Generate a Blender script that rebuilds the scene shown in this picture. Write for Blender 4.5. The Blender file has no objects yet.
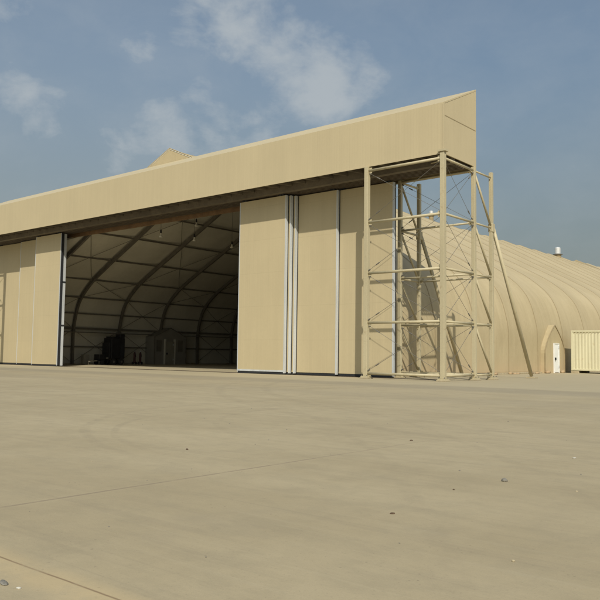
import bpy, bmesh, math, random
from mathutils import Vector, Matrix
random.seed(7)
U = 0.65                     # metres per survey unit (all coordinates below are in survey units)
sc = bpy.context.scene
COL = sc.collection
R = math.radians

# ------------------------------------------------------------------ materials
def new_mat(name):
    m = bpy.data.materials.new(name); m.use_nodes = True
    nt = m.node_tree; nt.nodes.clear()
    out = nt.nodes.new('ShaderNodeOutputMaterial'); b = nt.nodes.new('ShaderNodeBsdfPrincipled')
    nt.links.new(b.outputs[0], out.inputs[0])
    return m, nt, b
def N(nt, t, **kw):
    n = nt.nodes.new(t)
    for k, v in kw.items(): setattr(n, k, v)
    return n
def math_(nt, op, a, b=None, c=None, clamp=False):
    n = N(nt, 'ShaderNodeMath', operation=op); n.use_clamp = clamp
    for i, v in enumerate((a, b, c)):
        if v is None: continue
        if isinstance(v, (int, float)): n.inputs[i].default_value = v
        else: nt.links.new(v, n.inputs[i])
    return n.outputs[0]
def mix(nt, fac, a, b, mode='MIX'):
    n = N(nt, 'ShaderNodeMix', data_type='RGBA', blend_type=mode)
    for s, v in ((n.inputs[0], fac), (n.inputs[6], a), (n.inputs[7], b)):
        if isinstance(v, (int, float)): s.default_value = v
        elif isinstance(v, tuple): s.default_value = (*v, 1)
        else: nt.links.new(v, s)
    return n.outputs[2]
def noise(nt, vec, scale, detail=4, rough=.55, dist=0.):
    n = N(nt, 'ShaderNodeTexNoise'); n.inputs['Scale'].default_value = scale
    n.inputs['Detail'].default_value = detail; n.inputs['Roughness'].default_value = rough
    n.inputs['Distortion'].default_value = dist
    nt.links.new(vec, n.inputs['Vector']); return n.outputs['Fac']
def mapping(nt, vec, scale=(1, 1, 1), loc=(0, 0, 0)):
    n = N(nt, 'ShaderNodeMapping'); n.inputs['Scale'].default_value = scale; n.inputs['Location'].default_value = loc
    nt.links.new(vec, n.inputs['Vector']); return n.outputs[0]
def ramp(nt, fac, lo, hi, a=0., b=1.):
    n = N(nt, 'ShaderNodeMapRange', interpolation_type='SMOOTHSTEP')
    n.inputs[1].default_value = lo; n.inputs[2].default_value = hi; n.inputs[3].default_value = a; n.inputs[4].default_value = b
    nt.links.new(fac, n.inputs[0]); return n.outputs[0]
def bump(nt, b, h, strength, dist):
    n = N(nt, 'ShaderNodeBump'); n.inputs['Strength'].default_value = strength; n.inputs['Distance'].default_value = dist
    nt.links.new(h, n.inputs['Height']); nt.links.new(n.outputs[0], b.inputs['Normal'])

def simple(name, col, rough=.6, var=.12, scale=3., metal=0., dirt=None, streak=False, bumpy=.1):
    m, nt, b = new_mat(name)
    tc = N(nt, 'ShaderNodeTexCoord').outputs['Object']
    v = mapping(nt, tc, (1, 1, .12)) if streak else tc
    n1 = noise(nt, v, scale, 5); n2 = noise(nt, tc, scale * 7, 3)
    f = math_(nt, 'ADD', math_(nt, 'MULTIPLY', n1, .7), math_(nt, 'MULTIPLY', n2, .3))
    f = ramp(nt, f, .3, .7)
    lo = tuple(c * (1 - var) for c in col); hi = tuple(min(1, c * (1 + var)) for c in col)
    c = mix(nt, f, lo, hi)
    if dirt:
        c = mix(nt, math_(nt, 'MULTIPLY', ramp(nt, noise(nt, tc, scale * 1.7, 6, .7), .55, .75), .6), c, dirt)
    nt.links.new(c, b.inputs['Base Color']); b.inputs['Roughness'].default_value = rough
    b.inputs['Metallic'].default_value = metal
    if bumpy: bump(nt, b, n2, bumpy, .02)
    return m

def cladding(name, col, pitch=.3, vertical_axis='X', depth=.02, var=.06, joint=2.4):
    """profiled sheet: vertical ribs as bump, sheets a shade apart, dust and rain streaks"""
    m, nt, b = new_mat(name)
    tc = N(nt, 'ShaderNodeTexCoord').outputs['Object']
    sp = N(nt, 'ShaderNodeSeparateXYZ'); nt.links.new(tc, sp.inputs[0])
    xy = math_(nt, 'ADD', sp.outputs[0], sp.outputs[1])
    w = math_(nt, 'PINGPONG', xy, pitch * .5)
    w = ramp(nt, w, pitch * .12, pitch * .3)
    # one tone per sheet
    sheet = math_(nt, 'FLOOR', math_(nt, 'DIVIDE', xy, 1.05))
    row = math_(nt, 'FLOOR', math_(nt, 'DIVIDE', sp.outputs[2], joint))
    cb = N(nt, 'ShaderNodeCombineXYZ'); nt.links.new(sheet, cb.inputs[0]); nt.links.new(row, cb.inputs[1])
    wn = N(nt, 'ShaderNodeTexWhiteNoise', noise_dimensions='3D'); nt.links.new(cb.outputs[0], wn.inputs[0])
    big = noise(nt, tc, .35, 5, .6); st = noise(nt, mapping(nt, tc, (3.2, 3.2, .12)), 1.2, 5, .6); fine = noise(nt, tc, 9, 4, .7)
    f = math_(nt, 'ADD', math_(nt, 'MULTIPLY', big, .45), math_(nt, 'MULTIPLY', st, .35))
    f = math_(nt, 'ADD', f, math_(nt, 'MULTIPLY', fine, .2))
    f = ramp(nt, f, .36, .64)
    lo = tuple(c * (1 - var) for c in col); hi = tuple(c * (1 + var) for c in col)
    c = mix(nt, f, lo, hi)
    c = mix(nt, math_(nt, 'MULTIPLY', wn.outputs[0], .035), c, (.25, .20, .13))
    # lap joints between sheets
    j = math_(nt, 'FRACT', math_(nt, 'DIVIDE', sp.outputs[2], joint))
    jl = math_(nt, 'LESS_THAN', j, .012)
    jv = math_(nt, 'LESS_THAN', math_(nt, 'FRACT', math_(nt, 'DIVIDE', xy, 1.05)), .022)
    jj = math_(nt, 'MAXIMUM', jl, math_(nt, 'MULTIPLY', jv, .3))
    c = mix(nt, math_(nt, 'MULTIPLY', jj, .09), c, (.12, .09, .05))
    nt.links.new(c, b.inputs['Base Color']); b.inputs['Roughness'].default_value = .62
    h = math_(nt, 'ADD', w, math_(nt, 'MULTIPLY', fine, .15))
    bump(nt, b, h, .07, depth)
    return m

TAN = (.52, .425, .27)
M = {}
M['fascia'] = cladding('fascia_sheet', (.512, .436, .277), .16, joint=30, var=.035)
M['door'] = cladding('door_sheet', (.512, .434, .272), .15, joint=1.9, var=.04)
M['cream'] = simple('cream_painted_steel', (.475, .42, .275), .5, .09, 2.2, dirt=(.34, .25, .14), streak=True, bumpy=.2)
M['cream_dark'] = simple('dusty_painted_steel', (.30, .235, .13), .6, .12, 2)
M['galv'] = simple('galvanised_edge', (.56, .59, .61), .45, .12, 3, metal=.1, streak=True)
M['seal'] = simple('rubber_seal', (.02, .022, .026), .7, .2, 5)
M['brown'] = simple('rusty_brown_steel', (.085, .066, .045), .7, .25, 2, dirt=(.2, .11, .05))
M['rust'] = simple('rust_red_beam', (.19, .115, .058), .7, .2, 2, dirt=(.13, .07, .03))
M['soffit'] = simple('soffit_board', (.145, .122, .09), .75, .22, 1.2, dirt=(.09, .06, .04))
M['rib'] = simple('brown_rib_steel', (.15, .135, .11), .6, .15, 2)
M['cable'] = simple('steel_cable', (.20, .19, .17), .5, .1, 3, metal=.5)
M['white'] = simple('white_door_paint', (.78, .80, .80), .45, .05, 3)
M['vent'] = simple('vent_zinc', (.75, .76, .76), .4, .1, 4, metal=.4)
M['dark'] = simple('dark_machine_paint', (.018, .018, .02), .5, .3, 3)
M['rubber'] = simple('tyre_rubber', (.03, .03, .03), .85, .2, 9)
M['palegrey'] = simple('pale_board', (.30, .28, .22), .7, .1, 2)
M['concrete'] = simple('block_concrete', (.42, .36, .24), .9, .18, 4, bumpy=.4)
M['container'] = simple('container_cream_paint', (.63, .60, .42), .45, .06, 1.5, dirt=(.45, .36, .2), streak=True)
M['sandbag'] = simple('sandbag_cloth', (.36, .265, .16), .95, .3, 3, bumpy=.4)
M['stone'] = simple('grey_stone', (.22, .21, .18), .9, .3, 20, bumpy=.5)
M['stone_dark'] = simple('dark_lump', (.12, .08, .05), .9, .3, 20, bumpy=.5)
M['paper'] = simple('white_litter', (.55, .54, .48), .8, .1, 8)
M['paleframe'] = simple('pale_door_post', (.62, .60, .52), .6, .06, 3)
M['lamp'] = simple('lamp_reflector', (.8, .78, .7), .35, .05, 3)
M['red'] = simple('dark_red_paint', (.06, .012, .012), .5, .1, 3)
M['board'] = simple('inner_porch_board', (.25, .235, .20), .75, .08, 2)

def fabric():
    m, nt, b = new_mat('tent_fabric')
    tc = N(nt, 'ShaderNodeTexCoord').outputs['Object']
    big = noise(nt, tc, .22, 6, .6); st = noise(nt, mapping(nt, tc, (.25, 2.2, .25)), 1., 5, .65); fine = noise(nt, tc, 5, 5, .7)
    f = math_(nt, 'ADD', math_(nt, 'MULTIPLY', big, .45), math_(nt, 'MULTIPLY', st, .35))
    f = ramp(nt, math_(nt, 'ADD', f, math_(nt, 'MULTIPLY', fine, .2)), .35, .65)
    c = mix(nt, f, (.415, .343, .205), (.495, .415, .258))
    sp = N(nt, 'ShaderNodeSeparateXYZ'); nt.links.new(tc, sp.inputs[0])
    # dust splashed up the cloth foot, its colour lightened to imitate ground bounce light
    d = ramp(nt, math_(nt, 'ADD', sp.outputs[2], math_(nt, 'MULTIPLY', fine, 1.6)), .6, 2.2, .55, 0.)
    c = mix(nt, d, c, (.53, .40, .25))
    nt.links.new(c, b.inputs['Base Color']); b.inputs['Roughness'].default_value = .7
    wr = noise(nt, mapping(nt, tc, (.6, 1.6, .6)), .9, 5, .55, .6)
    bump(nt, b, math_(nt, 'ADD', wr, math_(nt, 'MULTIPLY', fine, .05)), .25, .12)
    return m
M['fabric'] = fabric()
M['liner'] = simple('grey_inner_liner', (.57, .545, .46), .8, .08, .5, streak=True)
M['strap'] = simple('seam_strap', (.33, .268, .16), .7, .1, 3)

def apron():
    m, nt, b = new_mat('dusty_concrete_apron')
    geo = N(nt, 'ShaderNodeNewGeometry').outputs['Position']
    g = mapping(nt, geo, (1 / U, 1 / U, 1 / U))           # back to survey units
    sp = N(nt, 'ShaderNodeSeparateXYZ'); nt.links.new(g, sp.inputs[0]); X, Y = sp.outputs[0], sp.outputs[1]
    big = noise(nt, g, .035, 6, .6, .4); mid = noise(nt, g, .3, 6, .65, .3); fine = noise(nt, g, 3.5, 8, .75); grit = noise(nt, g, 28, 3, .7)
    sw = noise(nt, mapping(nt, g, (.10, .55, 1)), .9, 6, .65, .5)     # wind and sweeper streaks along the front
    sw2 = noise(nt, mapping(nt, g, (.45, .05, 1)), 1.1, 5, .6, .3)
    f = math_(nt, 'ADD', math_(nt, 'MULTIPLY', big, .3), math_(nt, 'MULTIPLY', mid, .25))
    f = math_(nt, 'ADD', f, math_(nt, 'MULTIPLY', sw, .30)); f = math_(nt, 'ADD', f, math_(nt, 'MULTIPLY', sw2, .15))
    f = ramp(nt, f, .36, .64)
    c = mix(nt, f, (.348, .289, .179), (.435, .368, .238))
    c = mix(nt, ramp(nt, fine, .35, .75, 0, .16), c, (.23, .20, .13))
    med = noise(nt, mapping(nt, g, (.8, 1.3, 1)), 1.4, 7, .72)
    c = mix(nt, ramp(nt, med, .42, .68, 0, .22), c, (.22, .195, .135))
    c = mix(nt, ramp(nt, grit, .60, .78, 0, .55), c, (.18, .15, .10))
    c = mix(nt, ramp(nt, grit, .36, .24, 0, .35), c, (.47, .42, .31))
    scr = noise(nt, mapping(nt, g, (.12, 4.2, 1)), 1., 6, .7, .25)
    c = mix(nt, ramp(nt, scr, .55, .66, 0, .17), c, (.23, .195, .135)); c = mix(nt, ramp(nt, scr, .42, .34, 0, .16), c, (.46, .40, .27))
    scr2 = noise(nt, mapping(nt, g, (3.1, .35, 1), (5, 3, 0)), 1., 6, .7, .4)
    c = mix(nt, ramp(nt, scr2, .58, .68, 0, .09), c, (.23, .195, .135))
    pit = N(nt, 'ShaderNodeTexVoronoi'); nt.links.new(g, pit.inputs['Vector']); pit.inputs['Scale'].default_value = 9.
    pk = math_(nt, 'MULTIPLY', ramp(nt, pit.outputs['Distance'], .12, .07), ramp(nt, noise(nt, g, 1.3, 3), .55, .62))
    c = mix(nt, math_(nt, 'MULTIPLY', pk, .5), c, (.15, .12, .08))
    gr2 = noise(nt, g, 75, 4, .85)
    c = mix(nt, ramp(nt, gr2, .46, .72, 0, .22), c, (.20, .165, .11)); c = mix(nt, ramp(nt, gr2, .44, .28, 0, .20), c, (.52, .45, .31))
    wob = math_(nt, 'MULTIPLY', math_(nt, 'SUBTRACT', noise(nt, g, .8, 4), .5), .35)
    wob2 = math_(nt, 'MULTIPLY', math_(nt, 'SUBTRACT', noise(nt, g, .12, 4), .5), 4.)
    # lighter dusty strip at the foot of the building, greyer travelled strip in front of it
    yy = math_(nt, 'ADD', Y, wob2)
    c = mix(nt, ramp(nt, yy, -7.5, -5.5, 0, .55), c, (.43, .375, .25))
    band = math_(nt, 'MULTIPLY', ramp(nt, yy, -13, -9.5), ramp(nt, yy, -5.6, -7.8))
    c = mix(nt, math_(nt, 'MULTIPLY', band, .42), c, (.24, .215, .16))
    band2 = math_(nt, 'MULTIPLY', ramp(nt, yy, -21, -19), ramp(nt, yy, -16, -18))
    c = mix(nt, math_(nt, 'MULTIPLY', band2, .18), c, (.25, .22, .16))
    def line(coord, pos, half, soft, wgt, colr, wobble=wob, extra=None):
        nonlocal c
        d = math_(nt, 'ABSOLUTE', math_(nt, 'SUBTRACT', math_(nt, 'ADD', coord, math_(nt, 'MULTIPLY', wobble, .12)), pos))
        k = math_(nt, 'MULTIPLY', ramp(nt, d, half + soft, half), ramp(nt, noise(nt, g, 1.9, 4, .7), .30, .55, .35, 1))
        if extra is not None: k = math_(nt, 'MULTIPLY', k, extra)
        c = mix(nt, math_(nt, 'MULTIPLY', k, wgt), c, colr)
    # expansion joints of the slabs (every 12 units) with sand in them
    line(Y, -42.2, .06, .26, .5, (.52, .405, .225)); line(Y, -42.12, .003, .014, .75, (.17, .11, .06))
    fade = ramp(nt, Y, -31, -37, .25, 1)
    line(X, 17.45, .015, .12, .16, (.46, .38, .25), extra=fade); line(X, 17.45, .012, .03, .62, (.20, .16, .11), extra=fade)
    line(Y, -33.0, .01, .035, .20, (.22, .18, .12)); line(Y, -24., .012, .04, .22, (.22, .18, .12)); line(Y, -15., .012, .05, .2, (.22, .18, .12))
    line(X, 8.4, .012, .035, .28, (.22, .18, .12)); line(X, -.6, .012, .04, .2, (.22, .18, .12)); line(X, -9.6, .012, .05, .2, (.22, .18, .12)); line(X, 26.5, .012, .03, .4, (.22, .18, .12))
    # tyre tracks: rings of a slow turn, and near-straight pairs
    def ring(cx, cy, r, wdt, wgt, xlim=None):
        nonlocal c
        dx = math_(nt, 'SUBTRACT', X, cx); dy = math_(nt, 'SUBTRACT', Y, cy)
        d = math_(nt, 'SQRT', math_(nt, 'ADD', math_(nt, 'MULTIPLY', dx, dx), math_(nt, 'MULTIPLY', dy, dy)))
        k = ramp(nt, math_(nt, 'ABSOLUTE', math_(nt, 'SUBTRACT', math_(nt, 'ADD', d, math_(nt, 'MULTIPLY', wob, .5)), r)), wdt, wdt * .4)
        k = math_(nt, 'MULTIPLY', k, ramp(nt, noise(nt, g, 1.6, 6, .8), .38, .60, .05, 1))
        if xlim is not None: k = math_(nt, 'MULTIPLY', k, ramp(nt, math_(nt, 'ADD', X, math_(nt, 'MULTIPLY', Y, .2)), *xlim))
        c = mix(nt, math_(nt, 'MULTIPLY', k, wgt), c, (.22, .185, .125))
    ring(17.4, -26.8, 11.0, .15, .27, (11, 5)); ring(16.8, -28.85, 8.35, .12, .25, (11, 5)); ring(17.2, -27.05, 7.7, .12, .2, (10, 4))
    ring(-20, -70., 54, .16, .14); ring(-20, -70., 51.9, .16, .12); ring(60, -150, 128, .16, .10); ring(60, -150, 125.7, .16, .10)
    ring(30, 10, 41., .3, .2); ring(30, 10, 43.2, .3, .18); ring(-60, -10, 62, .35, .22); ring(-60, -10, 59.6, .35, .2)
    # oil and damp blots
    bl = ramp(nt, noise(nt, g, .16, 5, .6), .64, .74, 0, .28)
    c = mix(nt, bl, c, (.235, .205, .155))
    nt.links.new(c, b.inputs['Base Color']); b.inputs['Roughness'].default_value = .85
    h = math_(nt, 'ADD', math_(nt, 'MULTIPLY', fine, .5), math_(nt, 'MULTIPLY', grit, .5))
    bump(nt, b, h, .25, .01)
    return m
M['apron'] = apron()

# ------------------------------------------------------------------ mesh helpers
class MB:
    def __init__(s): s.v = []; s.f = []
    def box(s, x0, x1, y0, y1, z0, z1):
        n = len(s.v)
        s.v += [(x0, y0, z0), (x1, y0, z0), (x1, y1, z0), (x0, y1, z0), (x0, y0, z1), (x1, y0, z1), (x1, y1, z1), (x0, y1, z1)]
        s.f += [tuple(n + i for i in q) for q in ((3, 2, 1, 0), (4, 5, 6, 7), (0, 1, 5, 4), (1, 2, 6, 5), (2, 3, 7, 6), (3, 0, 4, 7))]
        return s
    def bar(s, a, b, w, h=None, n=4, up=(0, 0, 1)):
        """prism between two points; n=4 square section, more = round"""
        a, b = Vector(a), Vector(b); d = (b - a).normalized(); h = h or w
        upv = Vector(up)
        if abs(d.dot(upv)) > .98: upv = Vector((0, 1, 0))
        r = d.cross(upv).normalized(); u = r.cross(d)
        k = len(s.v)
        for p in (a, b):
            for i in range(n):
                if n == 4: cx, cy = ((-.5, -.5), (.5, -.5), (.5, .5), (-.5, .5))[i]
                else: cx, cy = .5 * math.cos(2 * math.pi * i / n), .5 * math.sin(2 * math.pi * i / n)
                s.v.append(tuple(p + r * (cx * w) + u * (cy * h)))
        for i in range(n):
            j = (i + 1) % n; s.f.append((k + i, k + j, k + n + j, k + n + i))
        s.f.append(tuple(k + i for i in reversed(range(n)))); s.f.append(tuple(k + n + i for i in range(n)))
        return s
    def sweep(s, pts, w, h, normals, n4=True):
        """rectangular section swept along pts in an x-z plane; w across (y), h along normal"""
        k = len(s.v)
        for p, nn in zip(pts, normals):
            p = Vector(p); nn = Vector(nn); y = Vector((0, 1, 0))
            for cx, cy in ((-.5, -.5), (.5, -.5), (.5, .5), (-.5, .5)): s.v.append(tuple(p + y * cx * w + nn * cy * h))
        m = len(pts)
        for i in range(m - 1):
            for j in range(4):
                a = k + i * 4 + j; b = k + i * 4 + (j + 1) % 4
                s.f.append((a, b, b + 4, a + 4))
        s.f.append((k + 3, k + 2, k + 1, k)); e = k + (m - 1) * 4; s.f.append((e, e + 1, e + 2, e + 3))
        return s
    def lathe(s, c, prof, n=20):
        k = len(s.v)
        for r, z in prof:
            for i in range(n):
                a = 2 * math.pi * i / n; s.v.append((c[0] + r * math.cos(a), c[1] + r * math.sin(a), c[2] + z))
        for i in range(len(prof) - 1):
            for j in range(n):
                a = k + i * n + j; b = k + i * n + (j + 1) % n; s.f.append((a, b, b + n, a + n))
        s.f.append(tuple(k + i for i in reversed(range(n)))); e = k + (len(prof) - 1) * n; s.f.append(tuple(e + i for i in range(n)))
        return s
    def build(s, name, mat, parent=None, bevel=0., smooth=False, loc=(0, 0, 0)):
        me = bpy.data.meshes.new(name)
        me.from_pydata([(x * U, y * U, z * U) for x, y, z in s.v], [], s.f); me.update()
        bm = bmesh.new(); bm.from_mesh(me); bmesh.ops.recalc_face_normals(bm, faces=bm.faces); bm.to_mesh(me); bm.free()
        me.materials.append(M[mat] if isinstance(mat, str) else mat)
        o = bpy.data.objects.new(name, me); COL.objects.link(o)
        if parent: o.parent = parent
        o.location = tuple(q * U for q in loc)
        if smooth:
            for p in me.polygons: p.use_smooth = True
        if bevel:
            b = o.modifiers.new('bevel', 'BEVEL'); b.width = bevel * U; b.segments = 2; b.limit_method = 'ANGLE'; b.angle_limit = R(40)
        return o
def tag(o, label, cat, group=None):
    o['label'] = label; o['category'] = cat
    if group: o['group'] = group
    return o
def thing(name, label, cat, loc=(0, 0, 0), rz=0, group=None):
    o = bpy.data.objects.new(name, None); COL.objects.link(o)
    o.location = tuple(q * U for q in loc); o.rotation_euler = (0, 0, rz); o.empty_display_size = .3
    return tag(o, label, cat, group)
def copy_tree(o, parent=None):
    c = o.copy(); COL.objects.link(c); c.parent = parent
    for ch in list(o.children): copy_tree(ch, c)
    return c

# ------------------------------------------------------------------ ground
def ground():
    me = bpy.data.meshes.new('ground')
    e = 2500.
    me.from_pydata([(-e, -e, 0), (e, -e, 0), (e, e, 0), (-e, e, 0)], [], [(0, 1, 2, 3)]); me.materials.append(M['apron'])
    o = bpy.data.objects.new('ground', me); COL.objects.link(o); o['kind'] = 'structure'
ground()

# ------------------------------------------------------------------ hangar
CX = -35.5
PROF = [(28, 0), (28.0, 2.6), (27.85, 5.4), (26.7, 8.7), (24.1, 11.2), (20.5, 13.3), (16.2, 15.5), (10.6, 18.4), (5., 21.25), (1.6, 22.75), (0.02, 23.42)]
def catmull(P, k=6):
    out = []
    Q = [P[0]] + P + [P[-1]]
    for i in range(1, len(Q) - 2):
        p0, p1, p2, p3 = Q[i - 1], Q[i], Q[i + 1], Q[i + 2]
        for j in range(k):
            t = j / k
            out.append(tuple(.5 * ((2 * b) + (-a + c) * t + (2 * a - 5 * b + 4 * c - d) * t * t + (-a + 3 * b - 3 * c + d) * t ** 3) for a, b, c, d in zip(p0, p1, p2, p3)))
    out.append(P[-1]); return out
HALF = catmull(PROF)
def full(half):
    return [(u, z) for u, z in half] + [(-u, z) for u, z in reversed(half)]
FULL = full(HALF)
def normals2(P):
    out = []
    for i in range(len(P)):
        a = P[max(0, i - 1)]; b = P[min(len(P) - 1, i + 1)]
        d = Vector((b[0] - a[0], b[1] - a[1])).normalized(); out.append((d[1], -d[0]))
    return out
NRM = normals2(FULL)    # points outwards on the +u side
if NRM[2][0] < 0: NRM = [(-a, -b) for a, b in NRM]
def offs(d): return [(p[0] + n[0] * d, max(0, p[1] + n[1] * d)) for p, n in zip(FULL, NRM)]

PITCH = 7.5; Y0 = 4.5; NB = 17; Y1 = Y0 + PITCH * NB

def lift(z, y):
    # the ridge climbs a little over the first bays
    return z * (1 + .022 * min(1, max(0, (y - 5.06) / 15.)) * (z / 23.6) ** 2)
def membrane(name, parent, y0, nb, pitch, cx=CX, sx=1., sz=1., first_shift=True, off=0., mat='fabric'):
    K = 8; v = []; f = []
    rings = []
    for bay in range(nb):
        for k in range(K):
            t = k / K; rings.append((y0 + (bay + t) * pitch, -.22 * 4 * t * (1 - t)))
    rings.append((y0 + nb * pitch, 0))
    m = len(FULL)
    for ri, (y, s) in enumerate(rings):
        for (u, z), n in zip(FULL, NRM):
            up = min(1, max(0, (z - 4) / 8.)); low = .35 + .65 * up
            o = s * low + off
            yy = y
            if ri == 0 and first_shift: yy = 3.95 if z < 15.2 else 5.06
            if ri == 1 and first_shift: yy = max(yy, 5.4)
            v.append((cx + (u + n[0] * o) * sx, yy, lift(max(0, z + n[1] * o), yy) * sz))
    for r in range(len(rings) - 1):
        for i in range(m - 1):
            a = r * m + i; f.append((a, a + 1, a + m + 1, a + m))
    mb = MB(); mb.v = v; mb.f = f
    o = mb.build(name, mat, parent, smooth=True)
    s = o.modifiers.new('thick', 'SOLIDIFY'); s.thickness = .04; s.offset = 0
    return o

hangar = thing('aircraft_hangar', 'large tan fabric aircraft hangar with open sliding doors under a long box canopy', 'hangar')
membrane('roof_membrane', hangar, Y0, NB, PITCH)
membrane('inner_liner', hangar, Y0, NB, PITCH, off=-.12, mat='liner')

# seam straps over each rib, ribs, purlins
for k in range(1, NB + 1):
    y = Y0 + k * PITCH
    P = offs(.03)
    mb = MB().sweep([(CX + u, y, lift(z, y)) for u, z in P], .13, .05, [(n[0], 0, n[1]) for n in NRM])
    mb.build('seam_strap', 'strap', hangar)
for k in range(0, NB + 1):
    y = Y0 + k * PITCH + (.9 if k == 0 else 0)
    P = offs(-.62)
    if k == 0: y = 5.45
    mb = MB().sweep([(CX + u, y, z) for u, z in P], .26, .42, [(n[0], 0, n[1]) for n in NRM])
    mb.build('rib', 'rib', hangar)
def at_z(z, d=-.42):
    P = offs(d)
    for i in range(len(P) // 2):
        if P[i][1] <= z <= P[i + 1][1]:
            t = (z - P[i][1]) / max(1e-6, P[i + 1][1] - P[i][1]); return P[i][0] + t * (P[i + 1][0] - P[i][0])
    return 0
PURL = [2.4, 4.9, 6.9, 9.0, 11.2, 13.5, 15.9, 18.2, 20.4, 22.3]
for z in PURL:
    for s in (-1, 1):
        u = at_z(z)
        wd = .26 if z in (4.9,) else .17
        MB().bar((CX + s * u, 5.5, z), (CX + s * u, Y1 - .3, z), wd).build('purlin', 'rib', hangar)
MB().bar((CX, 5.5, 22.9), (CX, Y1 - .3, 22.9), .3).build('purlin', 'rib', hangar)
# cable tray running along both walls above head height
for s in (-1, 1):
    u = at_z(4.3, -1.15)
    MB().bar((CX + s * u, 5.6, 4.35), (CX + s * u, Y1 - .4, 4.35), .32, .14).build('cable_tray', 'rib', hangar)
# cross bracing in every second bay
def arch_pt(z, y, s, d=-.5): return (CX + s * at_z(z, d), y, z)
for k in range(0, 5):
    ya, yb = Y0 + k * PITCH + (.95 if k == 0 else .1), Y0 + (k + 1) * PITCH - .1
    for s in (-1, 1):
        segs = [(.3, 4.7), (4.9, 9.0), (11.2, 15.9)] if k % 2 == 0 else [(.3, 4.7), (15.9, 20.4), (9.0, 11.2)]
        if k == 3: segs = segs[1:]
        for z0, z1 in segs:
            for a, b in ((z0, z1), (z1, z0)):
                st = 6; mb = MB()
                for i in range(st):
                    za = a + (b - a) * i / st; zb = a + (b - a) * (i + 1) / st
                    mb.bar(arch_pt(za, ya + (yb - ya) * i / st, s), arch_pt(zb, ya + (yb - ya) * (i + 1) / st, s), .06, n=5)
                mb.build('bracing_cable', 'rib', hangar)
mb = MB(); P = [(u, z) for u, z in offs(-.06) if z > 15.3]; n = len(P)
mb.v = [(CX + u, 5.08, z) for u, z in P] + [(CX + u, 5.2, z) for u, z in P]
mb.f = [tuple(range(n)), tuple(n + i for i in reversed(range(n)))] + [(i, (i + 1) % n, n + (i + 1) % n, n + i) for i in range(n)]
mb.build('front_gable', 'fabric', hangar)
# rear wall, closing the tent
mb = MB(); P = offs(-.02)
n = len(P); y = Y1 - .05
mb.v = [(CX + u, y, z) for u, z in P] + [(CX + u, y + .12, z) for u, z in P]
mb.f = [tuple(range(n)), tuple(n + i for i in reversed(range(n)))] + [(i, i + 1, n + i + 1, n + i) for i in range(n - 1)]
mb.build('end_wall', 'fabric', hangar)
# base curb of the tent wall
for s in (-1, 1):
    MB().box(CX + s * 28 - .18, CX + s * 28 + .18, 4.0, Y1, 0, .16).build('base_curb', 'concrete', hangar, bevel=.03)

# canopy (box fascia) over the door tracks
XL, XR = -68.7, 0.0
HB, HF, HR, DR = 15.87, 19.5, 21.85, 5.02
canopy = MB()
t = .1
canopy.box(XL, XR, 0, t, HB, HF - .02)                     # front sheet
canopy.v += []
can = canopy.build('canopy_front', 'fascia', hangar)
mb = MB()
k = 0
mb.v = [(XL, 0, HF), (XR, 0, HF), (XR, DR, HR), (XL, DR, HR), (XL, 0, HF - .12), (XR, 0, HF - .12), (XR, DR, HR - .12), (XL, DR, HR - .12)]
mb.v = [(x, y - (-.004 if y == 0 else -.03), z) for x, y, z in mb.v]
mb.f = [(0, 1, 2, 3), (7, 6, 5, 4), (0, 4, 5, 1), (1, 5, 6, 2), (2, 6, 7, 3), (3, 7, 4, 0)]
mb.build('canopy_roof', 'fascia', hangar)
for x0, x1 in ((XR - t, XR), (XL, XL + t)):
    mb = MB()
    mb.v = [(x, y, z) for x in (x0 + .003, x1 + .003) for y, z in ((t + .003, HB), (DR - t - .003, HB), (DR - t - .003, HR - .2), (t + .003, HF - .1))]
    mb.f = [(3, 2, 1, 0), (4, 5, 6, 7), (0, 1, 5, 4), (1, 2, 6, 5), (2, 3, 7, 6), (3, 0, 4, 7)]
    e = mb.build('canopy_end', 'fascia', hangar)
    xo = x1 + .02 if x1 == XR else x0 - .02
    # sheet lap seen on the end, horizontal
    MB().box(min(xo, xo + .015), max(xo, xo + .015), .12, DR - .12, HB + 2.75, HB + 2.768).build('lap_joint', 'strap', e)
MB().box(XL, XR, DR - t, DR, HB, HR - .14).build('canopy_back', 'fascia', hangar)
# corner and bottom flashings
MB().box(XR - .02, XR + .06, -.05, .14, HB, HF - .05).build('corner_flashing', 'fascia', hangar)
MB().box(XL, XR - .03, -.04, .0, HB - .03, HB + .07).build('bottom_flashing', 'fascia', hangar)
# underside
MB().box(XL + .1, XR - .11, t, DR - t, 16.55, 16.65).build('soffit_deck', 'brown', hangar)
x = XL + .8
while x < XR - .8:
    MB().bar((x, t + .01, 15.99), (x + .55, 1.47, 15.99), .13, .2).build('soffit_joist', 'soffit', hangar)
    x += 1.45
MB().box(XL + .1, XR - .13, 1.48, 2.0, 15.5, 16.5).build('track_girder', 'soffit', hangar)
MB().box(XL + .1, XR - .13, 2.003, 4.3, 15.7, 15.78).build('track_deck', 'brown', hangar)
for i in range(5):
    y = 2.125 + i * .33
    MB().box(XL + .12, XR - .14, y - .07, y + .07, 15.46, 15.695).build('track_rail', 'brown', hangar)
MB().box(XL + 4.5, XR - 7.2, 4.31, 4.6, 15.28, 15.695).build('rear_beam', 'rust', hangar)
MB().box(XL + .1, XR - .13, 4.62, 4.9, 15.5, 15.9).build('rear_flange', 'cream_dark', hangar)
# floor guide rails flush in the apron
for i in range(5):
    y = 2.125 + i * .33
    MB().box(XL + 2, -1, y - .03, y + .03, .0, .012).build('floor_rail', 'brown', hangar)

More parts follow.
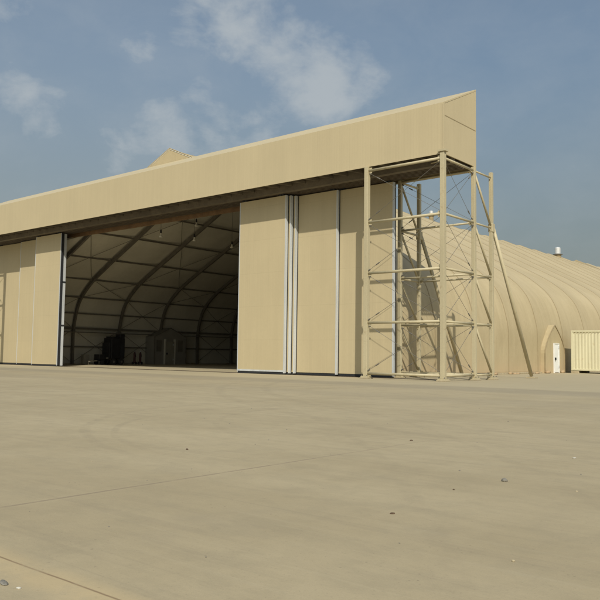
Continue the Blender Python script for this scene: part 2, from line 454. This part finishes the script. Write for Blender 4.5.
# sliding door leaves
def leaf(x0, x1, track, label=None, endmat='galv'):
    y = 2.0 + track * .33; T = .25; zb, zt = .12, 15.33
    d = MB().box(x0 + .09, x1 - .09, y, y + T, zb + .12, zt).build('door_leaf', 'door', hangar)
    if label: d['label'] = label
    MB().box(x0, x0 + .088, y - .012, y + T + .012, zb, zt).build('edge_trim', 'galv', d)
    if endmat == 'galv': MB().box(x1 - .088, x1, y - .012, y + T, zb, zt).build('edge_trim', 'galv', d)
    else:
        if endmat == 'seal': MB().box(x1 - .088, x1 - .02, y - .012, y + .05, zb, zt).build('edge_trim', 'galv', d)
        MB().box(x1 - .087, x1, y + .052, y + T, zb, zt).build('edge_seal', 'seal', d)
    MB().box(x0, x1 + .03, y + T + .012, y + T + .075, zb, zt - .02).build('rubber_seal', 'seal', d)
    MB().box(x0 + .09, x1 - .09, y + .01, y + T - .01, .03, zb + .118).build('bottom_seal', 'seal', d)
    MB().box(x0 + .09, x1 - .09, y - .022, y - .002, zb + .10, zb + .24).build('kick_rail', 'galv' if track == 0 and x0 > -30 else 'door', d)
    for xx in (x0 + .55, x1 - .55):
        mb = MB(); mb.box(xx - .28, xx + .28, y + .04, y + .2, 15.33, 15.45)
        mb.bar((xx - .15, y - .04, 15.44), (xx - .15, y + .01, 15.44), .22, n=10); mb.bar((xx + .15, y - .04, 15.44), (xx + .15, y + .01, 15.44), .22, n=10)
        mb.build('roller', 'seal', d)
    return d
leaf(-21.75, -16.2, 0, 'front sliding leaf at the right of the opening, standing nearest the apron')
leaf(-21.4, -15.93, 1); leaf(-21.1, -15.66, 2)
leaf(-17.0, -11.45, 3); leaf(-11.75, -6.2, 4)
leaf(-56.0, -50.55, 0, 'front sliding leaf at the left of the opening', 'seal')
leaf(-56.4, -51.4, 1, None, 'black'); leaf(-56.6, -51.6, 2, None, 'black')
leaf(-61.2, -55.6, 3); leaf(-67.4, -61.0, 4)
# tall slim jamb frame beside left leaves
jm = MB().box(-50.72, -50.58, 2.42, 2.74, .1, 15.3).build('door_jamb', 'galv', hangar)
for z in (4.6, 9.6):
    MB().box(-50.74, -50.55, 2.4, 2.78, z, z + .18).build('hinge_clamp', 'seal', jm)

# roof vents at the ridge
for y, q, zb_ in ((58.9, .40, 24.25), (113., .76, 24.0)):
    vx = CX + .6
    v = MB().lathe((vx, y, 22.6), [(.95 * q, 0), (.95 * q, zb_ - 22.6), (.9 * q, zb_ - 22.55)], 20).build('roof_vent', 'cream_dark', hangar)
    MB().lathe((vx, y, zb_ - .02), [(1.3 * q, 0), (1.35 * q, .14 * q), (.8 * q, .32 * q)], 24).build('vent_flange', 'cable', v)
    MB().lathe((vx, y, zb_ + .33 * q), [(.78 * q, 0), (.8 * q, 1.6 * q), (.7 * q, 1.75 * q), (.2 * q, 1.9 * q)], 24).build('vent_cap', 'vent', v)

# side entrance porch with white door
def porch(name, parent, xw, sgn, yc, half, h, shoulder, depth, mat, doormat, door_off, dw, dh, gable=False):
    """pointed-arch porch: face at xw + sgn*depth"""
    arc = []
    for i in range(9):
        t = i / 8; arc.append((half * (1 - t), shoulder + (h - shoulder) * t) if gable else (half * (1 - t ** 1.75), shoulder + (h - shoulder) * t))
    pts = [(-half, 0)] + [(-a, b) for a, b in arc] + [(a, b) for a, b in reversed(arc[:-1])] + [(half, 0)]
    n = len(pts); xf = xw + sgn * depth; xb = xw - sgn * 3.0
    mb = MB(); mb.v = [(xf, yc + a, b) for a, b in pts] + [(xb, yc + a, b) for a, b in pts]
    mb.f = [tuple(range(n)), tuple(n + i for i in reversed(range(n)))] + [(i, (i + 1) % n, n + (i + 1) % n, n + i) for i in range(n)]
    p = mb.build(name, mat, parent)
    # piping round the face
    tr = MB()
    for a, b in zip(pts[:-1], pts[1:]):
        tr.bar((xf + sgn * .02, yc + a[0], a[1]), (xf + sgn * .02, yc + b[0], b[1]), .1, .1)
    tr.build('arch_trim', 'strap' if mat == 'fabric' else 'rib', p)
    x0, x1 = sorted((xf + sgn * .005, xf + sgn * .09))
    d = MB().box(x0, x1, yc + door_off - dw / 2, yc + door_off + dw / 2, .08, dh).build('door', doormat, p, bevel=.01)
    fx0, fx1 = sorted((xf + sgn * .004, xf + sgn * .14))
    fr = MB()
    for ya, yb, za, zb in ((-dw / 2 - .07, -dw / 2 - .005, .0, dh + .07), (dw / 2 + .005, dw / 2 + .07, .0, dh + .07), (-dw / 2 - .004, dw / 2 + .004, dh + .004, dh + .07)):
        fr.box(fx0, fx1, yc + door_off + ya, yc + door_off + yb, za, zb)
    fr.build('door_frame', doormat, p)
    hx0, hx1 = sorted((xf + sgn * .095, xf + sgn * .22))
    MB().box(hx0, hx1, yc + door_off - dw / 2 + .12, yc + door_off - dw / 2 + .3, 1.45, 1.75).build('handle', 'seal', d)
    for z in (.6, 2.8): MB().box(hx0, hx0 + .07, yc + door_off + dw / 2 - .12, yc + door_off + dw / 2 - .02, z, z + .25).build('hinge', 'galv', d)
    return p
porch('entrance_porch', hangar, -7.5, 1, 38.3, 2.9, 5.45, 2.2, .5, 'fabric', 'white', .25, 1.35, 3.3)
ip = porch('inner_porch', hangar, CX - 28, 1, 27.6, 3.0, 5.4, 4.1, 2.3, 'board', 'palegrey', -.2, 1.5, 3.3, True)
for yy in (25.4, 29.5):
    MB().box(CX - 28 + 2.31, CX - 28 + 2.36, yy - .45, yy + .45, 1.9, 3.6).build('window', 'rib', ip)
for yy in (26.5, 28.35):
    MB().box(CX - 28 + 2.31, CX - 28 + 2.42, yy - .16, yy + .16, .02, 3.75).build('jamb_post', 'paleframe', ip)

# ------------------------------------------------------------------ support towers
LV = [.39, 4.12, 7.8, 11.62, 15.54]
def tower(sign, base, label):
    """sign=+1: outer side towards +X. base = x of outer posts"""
    t = thing('support_tower', label, 'steel tower', (base, 0, 0), 0, 'towers carrying the ends of the door canopy')
    W = 6.4; D2, D3 = 4.6, 7.5
    xo, xi = 0., -sign * W
    xr = xi if sign > 0 else xi - 1.75
    posts = {'a': (xo, 0, 15.95, .33), 'b': (xi, 0, 15.87, .34), 'c': (xo, D2, 15.8, .29), 'd': (xr, D2, 15.7, .29), 'e': (xo, D3, 15.95, .27), 'f': (xr, D3, 15.95, .28)}
    for key, (x, y, z, w) in posts.items():
        p = MB().box(x - w / 2, x + w / 2, y - w / 2, y + w / 2, .2, z).build('post', 'cream', t, bevel=.02)
        f = MB().box(x - .29, x + .29, y - .29, y + .29, .09, .2).build('base_plate', 'cream', p)
        for ax in (-.23, .23):
            for ay in (-.23, .23): MB().bar((x + ax, y + ay, .2), (x + ax, y + ay, .28), .08, n=6).build('anchor_bolt', 'cable', p)
        MB().box(x - .36, x + .36, y - .36, y + .36, 0, .088).build('footing', 'concrete', p, bevel=.02)
        if key in 'ef':
            MB().box(x - w * .7, x + w * .7, y - w * .6, y + w * .95, 11.3, 11.95).build('raker_bracket', 'cream', p, bevel=.03)
        if key == 'a': MB().box(x - .3, x + .3, y - .24, y + .24, 15.96, 16.1).build('cap_plate', 'cream', p)
    def beam(k1, k2, z, w=.2):
        a, b = posts[k1], posts[k2]
        pa, pb = Vector((a[0], a[1], z)), Vector((b[0], b[1], z)); d = (pb - pa).normalized()
        o = MB().bar(pa + d * (a[3] / 2 - .03), pb - d * (b[3] / 2 - .03), w, n=14).build('beam', 'cream', t, smooth=True)
        for q, g in ((pa, d * (a[3] / 2 + .14)), (pb, -d * (b[3] / 2 + .14))):
            c = q + g
            MB().bar(c - d * .11, c + d * .11, .04, w * 2.1).build('gusset', 'cream', o)
    for i, z in enumerate(LV):
        beam('a', 'b', z, .2); beam('a', 'c', z, .17); beam('c', 'e', z, .14); beam('d', 'f', z, .17)
        beam('c', 'd', z, .16)
        if i in (0, 1, 2): beam('e', 'f', z, .14)
    # diagonals from the upper end of posts c/d down to e/f, one per storey
    for k1, k2 in (('c', 'e'), ('d', 'f')):
        for i in range(4):
            a, b = posts[k1], posts[k2]
            MB().bar((a[0], a[1] + .17, LV[i + 1] - .2), (b[0], b[1] - .16, LV[i] + .2), .17, n=12).build('diagonal_brace', 'cream', t, smooth=True)
    # cable crosses with turnbuckles
    def cross(k1, k2, z0, z1):
        a, b = posts[k1], posts[k2]
        pa, pb = Vector((a[0], a[1], 0)), Vector((b[0], b[1], 0)); d = (pb - pa).normalized()
        pa += d * (a[3] / 2 + .02); pb -= d * (b[3] / 2 + .02)
        nrm = Vector((-d.y, d.x, 0)) * .03
        for q, (s, e) in enumerate(((z0 + .2, z1 - .2), (z1 - .2, z0 + .2))):
            o = nrm * (1 if q else -1)
            A = pa + o + Vector((0, 0, s)); B = pb + o + Vector((0, 0, e))
            c = MB().bar(A, B, .028, n=6).build('bracing_cable', 'cable', t)
            dd = B - A
            MB().bar(A + dd * .84, A + dd * .89, .085, n=8).build('turnbuckle', 'cable', c)
            MB().bar(B - dd * .025, B, .11, n=8).build('socket', 'cable', c)
    for i in range(4):
        for k1, k2 in (('a', 'b'), ('a', 'c'), ('c', 'd')):
            cross(k1, k2, LV[i], LV[i + 1])
    # long rakers down to the ground behind
    for key in 'ef':
        x, y, z, w = posts[key]
        if key == 'e': a = Vector((x + sign * .0, y + .24, 11.75)); b = Vector((x, 14.9, .2))
        else: a = Vector((x, y + .24, 11.75)); b = Vector((x, 14.9, .2))
        MB().bar(a, b, .3, n=16).build('raker', 'cream', t, smooth=True)
        MB().box(x - .38, x + .38, 14.6, 15.3, 0, .12).build('raker_footing', 'concrete', t, bevel=.02)
    # small stay under the canopy corner
    MB().bar((xo - sign * .3, .05, 15.35), (xo - sign * 1.9, 1.6, 15.75), .09, n=6).build('stay_rod', 'cream', t)
    return t
tower(1, 0, 'cream six-legged steel lattice tower under the right end of the canopy, in full view')
lt = tower(-1, XL, 'cream lattice tower under the far left canopy end, beyond the last leaf')

# ------------------------------------------------------------------ things inside
# tall dark machine truck against the left wall
tx, ty = -59.6, 15.0
truck = thing('service_truck', 'tall black boxy service truck parked inside the hangar against the left wall', 'truck', (tx, ty, 0))
b = MB().box(-.95, .85, .3, 2.5, .85, 3.65).build('body', 'dark', truck, bevel=.08)
MB().box(-.7, .6, .5, 1.9, 3.66, 3.82).build('roof_rack', 'dark', b)
MB().box(-.3, .8, 1.7, 2.5, 3.66, 4.2).build('exhaust_box', 'dark', b, bevel=.06)
for z in (1.5, 2.0, 2.5): MB().box(.855, .9, .6, 1.6, z, z + .08).build('louvre', 'dark', b)
MB().box(.855, .88, 1.75, 2.3, 1.1, 2.9).build('side_door', 'seal', b)
c = MB().box(-.85, .75, .0, .295, .8, 3.0).build('cab_front', 'dark', truck, bevel=.05)
MB().box(-.65, .55, -.04, -.005, 1.9, 2.8).build('windscreen', 'seal', c)
MB().box(-.9, .8, -.2, -.01, .5, .78).build('bumper', 'dark', truck, bevel=.03)
for sx in (-.75, .7):
    for sy in (.75, 2.0):
        w = MB().bar((sx - .15, sy, .42), (sx + .15, sy, .42), .84, n=20).build('wheel', 'rubber', truck)
        MB().bar((sx - .17, sy, .42), (sx + .17, sy, .42), .3, n=12).build('hub', 'rib', w)
for sx in (-.65, .55): MB().bar((sx, -.26, .9), (sx, -.005, .9), .18, n=12).build('headlight', 'palegrey', truck)
tr = thing('tow_cart', 'low dark tow cart with an A-frame drawbar in front of the black truck', 'cart', (-59.5, 13.6, 0))
MB().box(-.7, .7, -.3, .9, .5, .64).build('deck', 'dark', tr, bevel=.03)
MB().box(-.6, .6, -.1, .85, .65, 1.4).build('load_box', 'dark', tr, bevel=.05)
MB().bar((-.5, -.3, .55), (0, -1.4, .5), .09).build('drawbar', 'palegrey', tr); MB().bar((.5, -.3, .55), (0, -1.4, .45), .09).build('drawbar', 'palegrey', tr)
for sx in (-.65, .65): MB().bar((sx - .1, .3, .3), (sx + .1, .3, .3), .6, n=16).build('wheel', 'rubber', tr)
MB().bar((0, -1.35, .0), (0, -1.35, .5), .08, n=8).build('jack_leg', 'palegrey', tr)
lk = thing('steel_locker', 'pale steel locker standing against the left inner wall near the doors', 'locker', (-61.2, 12.9, 0))
MB().box(-.3, .3, -.45, .45, .06, 1.35).build('body', 'palegrey', lk, bevel=.02)
MB().box(.305, .34, -.42, -.01, .1, 1.3).build('door', 'board', lk); MB().box(.305, .34, .01, .42, .1, 1.3).build('door', 'board', lk)
MB().box(-.27, .27, -.42, .42, 0, .058).build('plinth', 'dark', lk)
for i, (yy, lab) in enumerate(((20.6, 'nearer'), (21.6, 'farther'))):
    e = thing('fire_extinguisher', 'dark wheeled fire extinguisher bottle by the inner wall, the %s of the pair' % lab, 'fire extinguisher', (-60.6, yy, 0), 0, 'extinguisher bottles along the inner wall')
    MB().lathe((0, 0, .25), [(.14, 0), (.17, .08), (.17, 1.25), (.1, 1.45), (.05, 1.55)], 16).build('cylinder', 'red', e)
    MB().bar((0, 0, 1.78), (0, 0, 1.95), .1, n=8).build('valve', 'galv', e)
    MB().bar((.1, 0, 1.88), (.3, 0, 1.1), .06, n=6).build('hose', 'rubber', e)
    for s in (-.28, .28): MB().bar((0, s - .05, .2), (0, s + .05, .2), .4, n=14).build('wheel', 'rubber', e)
# pendant lamps
LP = [((-40, 7.9), 14.6, 'pendant lamp hanging alone at the far left'), ((-40, 12.8), 16.5, 'upper pendant lamp of the middle pair'), ((-40, 12.9), 14.8, 'lower pendant lamp of the middle pair'), ((-40, 19.1), 14.7, 'pendant lamp hanging close to the right door leaves')]
for i, ((x, y), z, lab) in enumerate(LP):
    l = thing('pendant_lamp', lab + ' inside the hangar', 'lamp', (x + (i == 1) * .4, y, z), 0, 'pendant lamps under the hangar roof')
    MB().lathe((0, 0, -.1), [(.2, .15), (.18, .26), (.09, .42), (.06, .6)], 16).build('reflector', 'lamp', l)
    MB().lathe((0, 0, .52), [(.10, 0), (.10, .3), (.04, .38)], 12).build('housing', 'dark', l)
    top = 21.0 - z
    MB().bar((0, 0, .9), (0, 0, top), .045, n=6).build('cord', 'cable', l)

# ------------------------------------------------------------------ shipping container
cxx, cyy = -6.0, 40.58
ct = thing('shipping_container', 'cream corrugated shipping container raised on blocks beside the hangar wall', 'container', (cxx, cyy, 0))
L, Wd, zb, zt = 9.3, 3.75, .29, 4.91
mb = MB()
def corr(mb, a0, a1, fix, z0, z1, axis, out):
    # trapezoid corrugation along one side, from a0 to a1
    n = max(1, int(round((a1 - a0) / .36))); p = (a1 - a0) / n; pr = []
    for i in range(n):
        s = a0 + i * p; pr += [(s, 0), (s + p * .36, 0), (s + p * .5, -.04), (s + p * .86, -.04)]
    pr.append((a1, 0)); k = len(mb.v)
    for z in (z0, z1):
        for s, d in pr:
            q = fix + d * out
            mb.v.append((s, q, z) if axis == 'x' else (q, s, z))
    m = len(pr)
    for i in range(m - 1): mb.f.append((k + i, k + i + 1, k + m + i + 1, k + m + i))
w = MB(); corr(w, .17, L - .17, .04, zb + .2, zt - .2, 'x', -1); w.build('front_side', 'container', ct)
w = MB(); corr(w, .17, L - .17, Wd - .04, zb + .2, zt - .2, 'x', 1); w.build('back_side', 'container', ct)
w = MB(); corr(w, .17, Wd - .17, .04, zb + .2, zt - .2, 'y', -1); w.build('end_panel', 'container', ct)
w = MB(); corr(w, .17, Wd - .17, L - .04, zb + .2, zt - .2, 'y', 1); w.build('end_panel', 'container', ct)
fr = MB()
for x in (0, L - .17):
    for y in (0, Wd - .17): fr.box(x, x + .17, y, y + .17, zb, zt)
for y in (0, Wd - .12):
    fr.box(.171, L - .171, y, y + .12, zt - .2, zt - .01); fr.box(.171, L - .171, y, y + .12, zb + .01, zb + .2)
for x in (0, L - .12):
    fr.box(x, x + .12, .171, Wd - .171, zt - .2, zt - .01); fr.box(x, x + .12, .171, Wd - .171, zb + .01, zb + .2)
fr.build('frame', 'container', ct, bevel=.015)
MB().box(.05, L - .05, .05, Wd - .05, zt - .012, zt + .0).build('roof', 'container', ct)
MB().box(.13, L - .13, .13, Wd - .13, zb + .03, zb + .15).build('floor', 'brown', ct)
for i in range(26):
    hl = MB().box(.35 + i * .34, .45 + i * .34, -.012, .0, zt - .33, zt - .27); hl.build('lashing_ring', 'cream_dark', ct)

for x, y, lab in ((.35, .5, 'front left corner'), (.35, 3.2, 'rear left corner'), (8.9, .5, 'front right corner'), (8.9, 3.2, 'rear right corner')):
    tag(MB().box(-.42, .5, -.45, .45, 0, .285).build('concrete_block', 'concrete', None, bevel=.04, loc=(cxx + x, cyy + y, 0)),
        'rough concrete block carrying the %s of the shipping container' % lab, 'concrete block', 'blocks under the container')

# ------------------------------------------------------------------ second hangar far beyond
h2 = thing('fabric_hangar', 'distant tan fabric hangar rising beyond the end of the large one', 'hangar')
membrane('roof_membrane', h2, 133., 8, 8., CX - 2.5, 1.05, 1.055, first_shift=False)
for yy in (132.92, 196.9):
    mb = MB(); P = offs(.03); n = len(P)
    mb.v = [(CX - 2.5 + u * 1.05, yy, lift(z, 90) * 1.055) for u, z in P] + [(CX - 2.5 + u * 1.05, yy + .1, lift(z, 90) * 1.055) for u, z in P]
    mb.f = [tuple(range(n)), tuple(n + i for i in reversed(range(n)))] + [(i, i + 1, n + i + 1, n + i) for i in range(n - 1)]
    mb.build('end_wall', 'fabric', h2)

# ------------------------------------------------------------------ sandbags along the tent foot, stones on the apron
def lump(name, mat, x, y, sx, sy, sz, seed, z=0, rz=0.):
    rnd = random.Random(seed)
    bm = bmesh.new(); bmesh.ops.create_icosphere(bm, subdivisions=2, radius=1)
    for v in bm.verts:
        k = 1 + rnd.uniform(-.14, .14); v.co = Vector((v.co.x * sx * k, v.co.y * sy * k, max(-.55, v.co.z * k) * sz)) * U
    zmin = min(v.co.z for v in bm.verts)
    for v in bm.verts: v.co.z -= zmin
    me = bpy.data.meshes.new(name); bm.to_mesh(me); bm.free(); me.materials.append(M[mat])
    for p in me.polygons: p.use_smooth = name == 'sandbag'
    o = bpy.data.objects.new(name, me); COL.objects.link(o); o.location = (x * U, y * U, z * U); o.rotation_euler[2] = rz
    return o
sb = [(-6.95, 26.3), (-6.85, 27.1), (-6.9, 28.0), (-6.9, 33.0), (-6.85, 31.2), (-5.4, 33.6), (-5.4, 38.0), (-6.9, 18.6), (-6.9, 20.1), (-6.8, 22.6)]
for i, (x, y) in enumerate(sb):
    if i in (5, 6): continue
    tag(lump('sandbag', 'sandbag', x, y, random.uniform(.16, .26), random.uniform(.24, .42), random.uniform(.10, .2), i, 0, random.uniform(-.3, .3)), 'dusty orange sandbag lying along the foot of the tent wall', 'sandbag', 'sandbags at the foot of the tent wall')
tag(lump('sandbag', 'sandbag', -6.6, 35.1, .3, .38, .22, 31), 'orange sandbag at the near foot of the porch with the white door', 'sandbag', 'sandbags at the porch')
tag(lump('sandbag', 'sandbag', -6.6, 39.5, .25, .38, .22, 32), 'orange sandbag at the far foot of the porch, by the container block', 'sandbag', 'sandbags at the porch')
st = [
 ('stone', 'stone', 20.73, -35.6, .045, .035, .03, 'largest grey stone lying on the right half of the apron'),
 ('clod', 'stone_dark', 20.75, -38.44, .03, .018, .010, 'flat rust-brown clod on the apron left of the grey stone'),
 ('paper_scrap', 'paper', 20.58, -32.52, .035, .03, .012, 'white paper scrap on the apron at far right'),
 ('clod', 'stone_dark', 15.18, -36.45, .03, .02, .016, 'small black clod on the left of the apron beside the tyre arcs'),
 ('clod', 'stone_dark', 17.23, -32.3, .035, .02, .014, 'brown clod in the middle distance of the apron, near its centre'),
 ('clod', 'stone_dark', 20.53, -36.67, .018, .014, .008, 'thin brown chip between the rust-brown clod and the grey stone'),
 ('stone', 'stone', 19.98, -42.46, .07, .028, .012, 'flat grey stone at the bottom left corner by the sandy joint'),
 ('paper_scrap', 'paper', 20.17, -42.45, .02, .012, .008, 'pale scrap beside the flat grey stone at the bottom left corner')]
for i, (nm, mt, x, y, sx, sy, sz, lab) in enumerate(st):
    tag(lump(nm, mt, x, y, sx, sy, sz, 50 + i, .0, i), lab, nm.replace('_', ' '))
for i in range(70):
    x = random.uniform(8, 26); y = random.uniform(-42.3, -22)
    s = random.choice((.005, .006, .007, .009, .013))
    tag(lump('pebble', random.choice(('stone', 'concrete', 'stone')), x, y, s * 1.3, s, s * .8, 100 + i), 'tiny pebble lying loose on the dusty apron', 'pebble', 'pebbles strewn over the apron')

# ------------------------------------------------------------------ sun, sky
sd = Vector((.93, -1., 1.24)).normalized()            # towards the sun
elev = math.asin(sd.z); az = math.atan2(sd.x, sd.y)   # azimuth clockwise from +Y
sun = bpy.data.lights.new('sun', 'SUN'); sun.energy = SUN if 'SUN' in globals() else 3.6; sun.angle = R(.6); sun.color = (1., .93, .80)
so = bpy.data.objects.new('sun', sun); COL.objects.link(so)
so.rotation_euler = sd.to_track_quat('Z', 'Y').to_euler(); so.location = (0, 0, 60)

w = bpy.data.worlds.new('World'); sc.world = w; w.use_nodes = True
nt = w.node_tree; nt.nodes.clear()
out = N(nt, 'ShaderNodeOutputWorld'); bg = N(nt, 'ShaderNodeBackground'); nt.links.new(bg.outputs[0], out.inputs[0])
sky = N(nt, 'ShaderNodeTexSky', sky_type='NISHITA'); sky.sun_disc = False
sky.sun_elevation = elev; sky.sun_rotation = az; sky.altitude = 20; sky.air_density = 1.0; sky.dust_density = 3.0; sky.ozone_density = 1.5
tcw = N(nt, 'ShaderNodeTexCoord').outputs['Generated']
def dotc(c):
    n = N(nt, 'ShaderNodeVectorMath', operation='DOT_PRODUCT'); nt.links.new(tcw, n.inputs[0]); n.inputs[1].default_value = c; return n.outputs['Value']
fb = noise(nt, mapping(nt, tcw, (1, 1, 1.5)), 9.5, 10, .60, .25)
fb2 = noise(nt, mapping(nt, tcw, (1, 1, 1.6), (3, 1, 2)), 26, 6, .6, .2)
tot = None
for c, r0, r1, wt in (((-0.6728, 0.6015, 0.4307), 0.076, 0.008, 0.34), ((-0.6396, 0.6384, 0.4283), 0.095, 0.010, 0.40), ((-0.6144, 0.6764, 0.4063), 0.095, 0.010, 0.46), ((-0.6034, 0.7093, 0.3644), 0.085, 0.009, 0.50), ((-0.5577, 0.7490, 0.3577), 0.068, 0.007, 0.52), ((-0.5860, 0.7375, 0.3357), 0.057, 0.006, 0.40), ((-0.5660, 0.7278, 0.3873), 0.057, 0.006, 0.30), ((-0.7052, 0.5734, 0.4170), 0.057, 0.006, 0.28), ((-0.7343, 0.5588, 0.3854), 0.034, 0.004, 0.28), ((-0.8261, 0.4804, 0.2944), 0.061, 0.006, 0.44), ((-0.8372, 0.4434, 0.3202), 0.048, 0.005, 0.38), ((-0.8075, 0.4258, 0.4082), 0.042, 0.004, 0.50), ((-0.7134, 0.6340, 0.2986), 0.080, 0.008, 0.42), ((-0.6726, 0.6852, 0.2795), 0.072, 0.008, 0.52), ((-0.7449, 0.6026, 0.2863), 0.057, 0.006, 0.30), ((-0.7936, 0.5543, 0.2510), 0.053, 0.006, 0.40),
                      ((.5, .7, .5), .5, .1, .4), ((.7, -.6, .4), .5, .1, .4), ((-.6, -.7, .5), .5, .1, .35)):
    v = Vector(c).normalized()
    k = ramp(nt, dotc(v), math.cos(r0), math.cos(r1), 0., wt)
    tot = k if tot is None else math_(nt, 'MAXIMUM', math_(nt, 'MULTIPLY', math_(nt, 'ADD', tot, k), .80), math_(nt, 'MAXIMUM', tot, k))
dens = math_(nt, 'ADD', math_(nt, 'ADD', fb, math_(nt, 'MULTIPLY', math_(nt, 'SUBTRACT', fb2, .2), .34)), math_(nt, 'MULTIPLY', tot, .62))
cl = ramp(nt, dens, .67, 1.17, 0, .80)
veil = ramp(nt, fb, .35, .75, 0, .12)
cl = math_(nt, 'MAXIMUM', cl, math_(nt, 'ADD', veil, ramp(nt, dotc(Vector((-.85, .42, .36)).normalized()), .80, 1., 0, .12)))
spw = N(nt, 'ShaderNodeSeparateXYZ'); nt.links.new(tcw, spw.inputs[0])
hz = ramp(nt, spw.outputs[2], .42, .02, 0, 1)       # dusty air thickening to the horizon
skc = mix(nt, 1., sky.outputs[0], SKYTINT if 'SKYTINT' in globals() else (1.05, 1.10, .95), 'MULTIPLY')
skc = mix(nt, .30, skc, (3.7, 4.8, 6.7))
skc = mix(nt, math_(nt, 'MULTIPLY', hz, .85), skc, (2.7, 2.95, 2.65))
skc = mix(nt, cl, skc, (5.4, 5.85, 6.1))
nt.links.new(skc, bg.inputs[0]); bg.inputs[1].default_value = .085

# ------------------------------------------------------------------ camera
cam = bpy.data.cameras.new('camera'); co = bpy.data.objects.new('camera', cam); COL.objects.link(co)
yaw, pitch, roll = .6981243, .0734409, .0131102
f = Vector((-math.sin(yaw) * math.cos(pitch), math.cos(yaw) * math.cos(pitch), math.sin(pitch)))
r = Vector((math.cos(yaw), math.sin(yaw), 0)); u = r.cross(f)
r2 = math.cos(roll) * r + math.sin(roll) * u; u2 = -math.sin(roll) * r + math.cos(roll) * u
mt = Matrix((r2, u2, -f)).transposed().to_4x4(); mt.translation = Vector((25.2125, -45.3612, 1.7)) * U
co.matrix_world = mt
cam.sensor_width = 36; cam.sensor_fit = 'HORIZONTAL'; cam.lens = 743.256 / 600 * 36; cam.clip_start = .05; cam.clip_end = 6000
sc.camera = co
sc.view_settings.view_transform = 'Standard'; sc.view_settings.look = 'None'
sc.view_settings.gamma = 1; sc.view_settings.use_curve_mapping = False; sc.view_settings.exposure = 0.
sc.render.engine = 'CYCLES'
sc.cycles.max_bounces = 8; sc.cycles.diffuse_bounces = 5; sc.cycles.use_denoising = True
